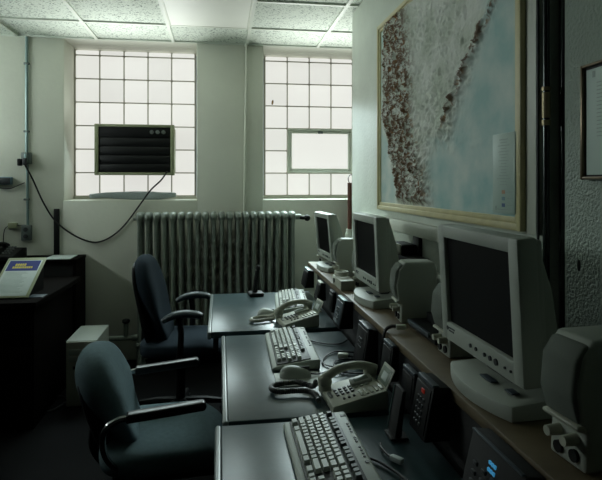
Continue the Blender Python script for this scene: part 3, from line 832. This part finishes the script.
# cables on the middle desk
for k, (pts, lab) in enumerate((
    ([(.375,2.3,.746), (.44,2.24,.746), (.50,2.23,.746), (.545,2.28,.746)], 'thin black cable leaving the back of the middle keyboard'),
    ([(.54,2.10,.746), (.46,2.13,.746), (.40,2.06,.746), (.385,1.99,.746), (.43,1.95,.746), (.53,1.99,.746)], 'black cable looping between the middle keyboard and the shelf'),
    ([(.53,2.02,.746), (.47,2.03,.746), (.425,2.00,.746), (.43,1.90,.746), (.52,1.86,.746)], 'black cable bent in a hook behind the middle phone'),
    ([(.34,1.30,.746), (.38,1.27,.746), (.42,1.18,.746), (.44,1.10,.746), (.46,1.0,.746)], 'black cable running behind the nearest keyboard'))):
    bm = B(); tube(bm, spline(pts), .0032, 6); tag(obj('desk_cable', bm, M['cable']), lab, 'cable')
pc = thing('cable_plug', 'pale cable plug on the desk beside the red display box stand', 'plug', (.425, 1.27, .742), (0,0,.6))
bm = B(); box(bm, -.008, .008, -.02, .015, 0, .013, .003); obj('plug_body', bm, M['paper'], pc)
bm = B(); tube(bm, spline([(0,.012,.007), (.005,.03,.005), (.02,.06,.004), (.04,.08,.004)]), .003, 6); obj('cord', bm, M['cable'], pc)
pc = thing('cable_plug', 'shiny cable plug on the middle desk under the buttoned control box', 'plug', (.475, 2.06, .742), (0,0,1.2))
bm = B(); box(bm, -.012, .012, -.02, .02, 0, .018, .004); obj('plug_body', bm, M['frame_white'], pc)
bm = B(); tube(bm, spline([(0,-.02,.008), (.0,-.05,.006), (.01,-.07,.005)]), .004, 6); obj('cord', bm, M['cable'], pc)

# black microphone stand on far desk
ms = thing('desk_microphone', 'small black microphone stand on the far desk before the radiator', 'microphone', (.215, 3.29, .742), (0,0,.1))
bm = B(); box(bm, -.045, .045, -.05, .05, 0, .022, .008, 3); obj('base', bm, M['black'], ms)
bm = B(); tube(bm, [(-.005,0,.02), (.0,.0,.09), (.01,.0,.15)], [.016,.013,.011], 10); obj('stem', bm, M['black'], ms)
bm = B(); superell(bm, .014, .014, .02, 1, 1, 16, 10); obj('capsule', bm, M['black'], ms, (.013, 0, .165))

# ------------------------------------------------------------------ chairs
def backrest(bm, w, h, t, cx, lean, waist=.2, curve=.03):
    def f(p):
        z = p.z/h              # -1..1
        k = 1-waist*smooth(.35, -.9, z)
        y = p.y*k
        bend = curve*(y/w)**2*1.2
        lumb = .02*math.sin((z+.15)*2.6)
        th = 1.3-.55*smooth(.35, -.35, z)+.3*smooth(-.4, -.85, z)
        return (p.x*th+cx+bend-lumb-lean*(p.z), y, p.z)
    superell(bm, t*1.15, w, h, .75, .7, 44, 30, f=f)
ch = thing('office_chair', 'teal-grey fabric armchair with straight black arms, pulled up to the middle desk', 'chair', (-.23, 2.11, 0), (0,0,math.radians(5)))
bm = B()
superell(bm, .235, .235, .05, .45, .5, 40, 14, f=lambda p: (p.x, p.y, p.z-.035*smooth(.12, .235, p.x)+.008*math.cos(p.y*6)))
obj('seat', bm, M['chair1'], ch, (.03, 0, .46), ang=80)
bm = B(); box(bm, -.18, .18, -.19, .19, 0, .03, .012); obj('seat_pan', bm, M['black'], ch, (.03, 0, .385))
bm = B(); backrest(bm, .205, .2, .055, 0, .3, .3); obj('backrest', bm, M['chair1'], ch, (-.165, 0, .622), ang=80)
bm = B(); superell(bm, .03, .16, .165, .6, .6, 30, 16, f=lambda p: (p.x-.04-.3*p.z, p.y*(1-.25*smooth(.05, -.17, p.z)), p.z)); obj('back_shell', bm, M['black_matte'], ch, (-.175, 0, .6), ang=80)
bm = B(); tube(bm, spline([(-.22,0,.56), (-.23,0,.45), (-.18,0,.38), (-.1,0,.375)]), .02, 8); obj('back_bracket', bm, M['black'], ch)
for s in (-1, 1):
    ar = obj('armrest', prism(B(), [(-.10, .655), (.155, .675), (.165, .662), (.16, .645), (-.1, .625)], 'y', s*.235-.022, s*.235+.022, .007, 3), M['armblack'], ch)
    bm = B(); tube(bm, spline([(-.09,s*.235,.64), (-.125,s*.235,.634), (-.16,s*.24,.615), (-.175,s*.235,.57), (-.16,s*.225,.5), (-.1,s*.2,.43), (-.03,s*.17,.395)]), .011, 8); obj('arm_bracket', bm, M['chrome'], ar)
def star_base(t, top):
    bm = B(); cyl(bm, (0,0,.1), (0,0,top), .028, 14); obj('gas_column', bm, M['black'], t)
    for k in range(5):
        a = 2*PI*k/5+.3; c, s = math.cos(a), math.sin(a)
        bm = B(); tube(bm, [(0,0,.115), (.15*c,.15*s,.1), (.27*c,.27*s,.075)], [.026,.022,.016], 8); lg_ = obj('leg', bm, M['black'], t)
        bm = B(); cyl(bm, (.27*c-.02*s,.27*s+.02*c,.028), (.27*c+.02*s,.27*s-.02*c,.028), .028, 14); cyl(bm, (.27*c,.27*s,.03), (.27*c,.27*s,.08), .008, 8); obj('caster', bm, M['black'], lg_)
star_base(ch, .385)

c2 = thing('office_chair', 'high-backed navy office chair with curved arms in front of the radiator', 'chair', (-.235, 3.33, 0), (0,0,math.radians(-4)))
bm = B(); superell(bm, .24, .235, .05, .45, .5, 40, 14, f=lambda p: (p.x, p.y, p.z-.03*smooth(.12, .24, p.x))); obj('seat', bm, M['chair2'], c2, (.02, 0, .47), ang=80)
bm = B(); box(bm, -.18, .18, -.19, .19, 0, .03, .012); obj('seat_pan', bm, M['black'], c2, (.02, 0, .395))
bm = B(); backrest(bm, .21, .27, .046, 0, .2, .15); obj('backrest', bm, M['chair2'], c2, (-.16, 0, .725), ang=80)
bm = B(); superell(bm, .02, .19, .25, .6, .6, 30, 16, f=lambda p: (p.x-.04-.2*p.z, p.y, p.z)); obj('back_shell', bm, M['black'], c2, (-.165, 0, .71), ang=80)
bm = B(); tube(bm, spline([(-.2,0,.6), (-.21,0,.47), (-.16,0,.39), (-.1,0,.385)]), .022, 8); obj('back_bracket', bm, M['black'], c2)
for s in (-1, 1):
    pts = spline([(-.06, s*.26, .66), (-.01, s*.26, .685), (.06, s*.26, .697), (.13, s*.26, .69), (.155, s*.26, .68)], 5)
    n = len(pts); bm = B(); tube(bm, pts, [.016+.006*math.sin(PI*i/(n-1)) for i in range(n)], 10)
    for v in bm.verts: v.co.y = s*.26+(v.co.y-s*.26)*1.6
    ar = obj('armrest', bm, M['armgrey'], c2, ang=70)
    bm = B(); tube(bm, spline([(.03,s*.26,.68), (.04,s*.27,.58), (.03,s*.26,.46), (.0,s*.18,.41)]), .017, 8); obj('arm_bracket', bm, M['black'], ar)
star_base(c2, .395)

# ------------------------------------------------------------------ beige tower on the floor
tw = thing('computer_tower', 'beige computer tower standing on the floor behind the near chair', 'computer', (-.875, 3.81, 0), (0,0,0))
bm = B(); box(bm, -.095, .095, -.19, .19, 0, .42, .005); obj('case', bm, M['beige'], tw)
bm = B(); box(bm, -.092, .092, -.2, -.188, .005, .415, .005); fp = obj('front_bezel', bm, M['beige2'], tw)
for z in (.35, .305):
    bm = B(); box(bm, -.075, .075, -.204, -.199, z-.018, z+.018, .002); obj('drive_bay', bm, M['beige'], fp)
bm = B(); box(bm, -.05, .06, -.203, -.199, .24, .26, .002); obj('floppy_drive', bm, M['keydark'], fp)
bm = B(); cyl(bm, (.05,-.199,.18), (.05,-.206,.18), .01, 12); obj('power_button', bm, M['keygrey'], fp)
bm = B(); pts = []
for k in range(40):
    a = k/39*2*PI*1.6; pts.append((-1.06+.085*math.cos(a)+.01*math.sin(3*a), 3.66+.11*math.sin(a), .008+.006*(k/39)+.008*max(0, math.sin(a*1.3))))
tube(bm, pts, .005, 6); tag(obj('floor_cable', bm, M['coil']), 'loop of grey cable lying on the floor beside the tower', 'cable')

# ------------------------------------------------------------------ dark desk and hutch at left
ld = thing('dark_wood_desk', 'dark wooden desk in the shadowed left corner under the brochure stand', 'desk', (-1.045, 3.29, 0))
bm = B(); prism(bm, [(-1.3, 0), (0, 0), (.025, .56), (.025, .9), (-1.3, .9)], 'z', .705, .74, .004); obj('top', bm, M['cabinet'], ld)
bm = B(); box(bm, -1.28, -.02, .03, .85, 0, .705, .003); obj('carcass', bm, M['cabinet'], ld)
for k, x in enumerate((-.62, -.03)):
    for z0, z1 in ((.05, .27), (.28, .48), (.49, .69)):
        bm = B(); box(bm, x-.56, x, .015, .032, z0, z1, .003); dr = obj('drawer', bm, M['cabinet'], ld)
        bm = B(); box(bm, x-.33, x-.23, .0, .016, (z0+z1)/2-.006, (z0+z1)/2+.006, .003); obj('handle', bm, M['black'], dr)
ht = thing('wall_shelf_unit', 'dark raised shelf unit against the back wall behind the brochure stand', 'shelf', (-1.05, 4.2, 0))
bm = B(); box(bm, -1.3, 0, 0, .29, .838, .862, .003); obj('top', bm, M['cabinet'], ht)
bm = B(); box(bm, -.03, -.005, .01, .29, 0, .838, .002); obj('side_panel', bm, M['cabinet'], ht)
bm = B(); box(bm, -1.3, -1.275, .01, .29, 0, .838, .002); obj('side_panel', bm, M['cabinet'], ht)
bm = B(); box(bm, -1.275, -.03, .02, .035, .0, .838, .002); obj('front_panel', bm, M['black_matte'], ht)
bm = B(); box(bm, -.155, .03, -.11, .11, 0, .006, .001); tag(obj('paper_stack', bm, M['paper'], None, (-1.13, 4.32, .862)), 'white papers lying at the end of the raised shelf', 'papers')
# black telephone on hutch
bt = thing('black_telephone', 'black telephone on the raised shelf below the outlet', 'telephone', (-1.57, 4.3, .862), (0,0,-.2))
bm = B(); prism(bm, [(-.1, 0), (.1, 0), (.1, .075), (.05, .08), (-.1, .03)], 'x', -.1, .1, .005); obj('body', bm, M['black'], bt)
bm = B(); tube(bm, spline([(-.06,-.08,.075), (-.065,-.03,.1), (-.065,.04,.105), (-.06,.09,.095)]), .018, 10); superell(bm, .026, .026, .02, .8, .8, 14, 8, f=lambda p: (p.x-.06, p.y-.08, p.z+.066)); superell(bm, .026, .026, .02, .8, .8, 14, 8, f=lambda p: (p.x-.06, p.y+.09, p.z+.088)); obj('handset', bm, M['black'], bt)
for r in range(4):
    for c in range(3):
        bm = B(); z_ = .05+.012*r; y_ = -.055+.027*r
        box(bm, .0+.022*c, .013+.022*c, y_-.006, y_+.006, z_-.004, z_+.006, .001); obj('keypad_key', bm, M['keygrey'], bt)

# brochure in slanted stand
st = thing('brochure_stand', 'slanted stand holding a brochure with blue band and yellow title', 'brochure stand', (-1.24, 3.41, .74), (0,0,-.03))
tl = math.radians(31); Ln = .375
R = Matrix.Rotation(tl, 4, 'X')
def putR(name, bm, m, parent=st): bm.transform(R); return obj(name, bm, m, parent)
bm = B(); box(bm, -.118, .118, 0, Ln, .004, .012, .004); putR('slant_panel', bm, M['olive'])
bm = B(); prism(bm, [(.02, 0), (Ln*math.cos(tl)-.02, 0), (Ln*math.cos(tl)-.02, Ln*math.sin(tl)-.01)], 'x', .095, .1); obj('support', bm, M['black'], st); bm = B(); prism(bm, [(.02, 0), (Ln*math.cos(tl)-.02, 0), (Ln*math.cos(tl)-.02, Ln*math.sin(tl)-.01)], 'x', -.1, -.095); obj('support', bm, M['black'], st)
bm = B(); box(bm, .09, .19, .02, .11, 0, .004, .001); obj('foot', bm, M['bluegrey'], st)
bm = B(); box(bm, -.1, .1, .012, Ln-.03, .012, .0145, .001); br = putR('brochure', bm, M['paper'])
bm = B(); box(bm, -.094, .094, Ln-.135, Ln-.036, .0145, .0152); putR('blue_band', bm, M['blueprint'], br)
bm = B()
x = -.05
for w in (.012, .011, .012, .010, .012):       # upper bold line
    box(bm, x, x+w-.002, Ln-.088, Ln-.066, .0152, .0158); x += w+.002
x = -.06
for w in (.012,.01,.013,.012,.009,.011,.012,.01,.012,.011):
    box(bm, x, x+w-.0025, Ln-.112, Ln-.094, .0152, .0158); x += w+.001
putR('title', bm, M['yellow'], br)
bm = B(); y = Ln-.15
while y > .03:
    box(bm, -.085, -.085+random.uniform(.1, .16), y, y+.003, .0145, .0149); y -= .011
putR('text_lines', bm, M['ink'], br)

# ------------------------------------------------------------------ daylight entering at the windows
def daylight(name, x0, x1, zc, tilt, power, col, h=.6):
    l = bpy.data.lights.new(name, 'AREA'); l.shape = 'RECTANGLE'; l.size = x1-x0-.06; l.size_y = h
    l.energy = power; l.color = col; l.spread = math.radians(84)
    o = bpy.data.objects.new(name, l); C.objects.link(o)
    o.location = ((x0+x1)/2, 4.6, zc); o.rotation_euler = (-PI/2-math.radians(tilt), 0, 0)
for (x0, x1), DOWN in ((W1, 6.5), (W2, 17.0)):
    daylight('window_daylight', x0, x1, 1.8, -45, DOWN, (.80, 1.0, 1.0), .8)
    daylight('window_daylight', x0, x1, 1.9, 45, UP, (.94, 1.0, .96), .4)

# ------------------------------------------------------------------ camera
cam = bpy.data.cameras.new('camera'); co = bpy.data.objects.new('camera', cam); C.objects.link(co)
T = math.atan(81/540)
co.location = (0, 0, 1.42); co.rotation_euler = (PI/2, 0, -T)
cam.sensor_width = 36; cam.lens = 36*540/602; cam.shift_y = -56/602; cam.clip_start = .02
scn.camera = co

# ------------------------------------------------------------------ world and colour
w = bpy.data.worlds.new('world'); scn.world = w; w.use_nodes = True
w.node_tree.nodes['Background'].inputs[0].default_value = (.6, .7, .75, 1); w.node_tree.nodes['Background'].inputs[1].default_value = .3
scn.view_settings.view_transform = 'Standard'; scn.view_settings.look = 'None'
scn.view_settings.exposure = 0; scn.view_settings.gamma = 1; scn.view_settings.use_curve_mapping = False
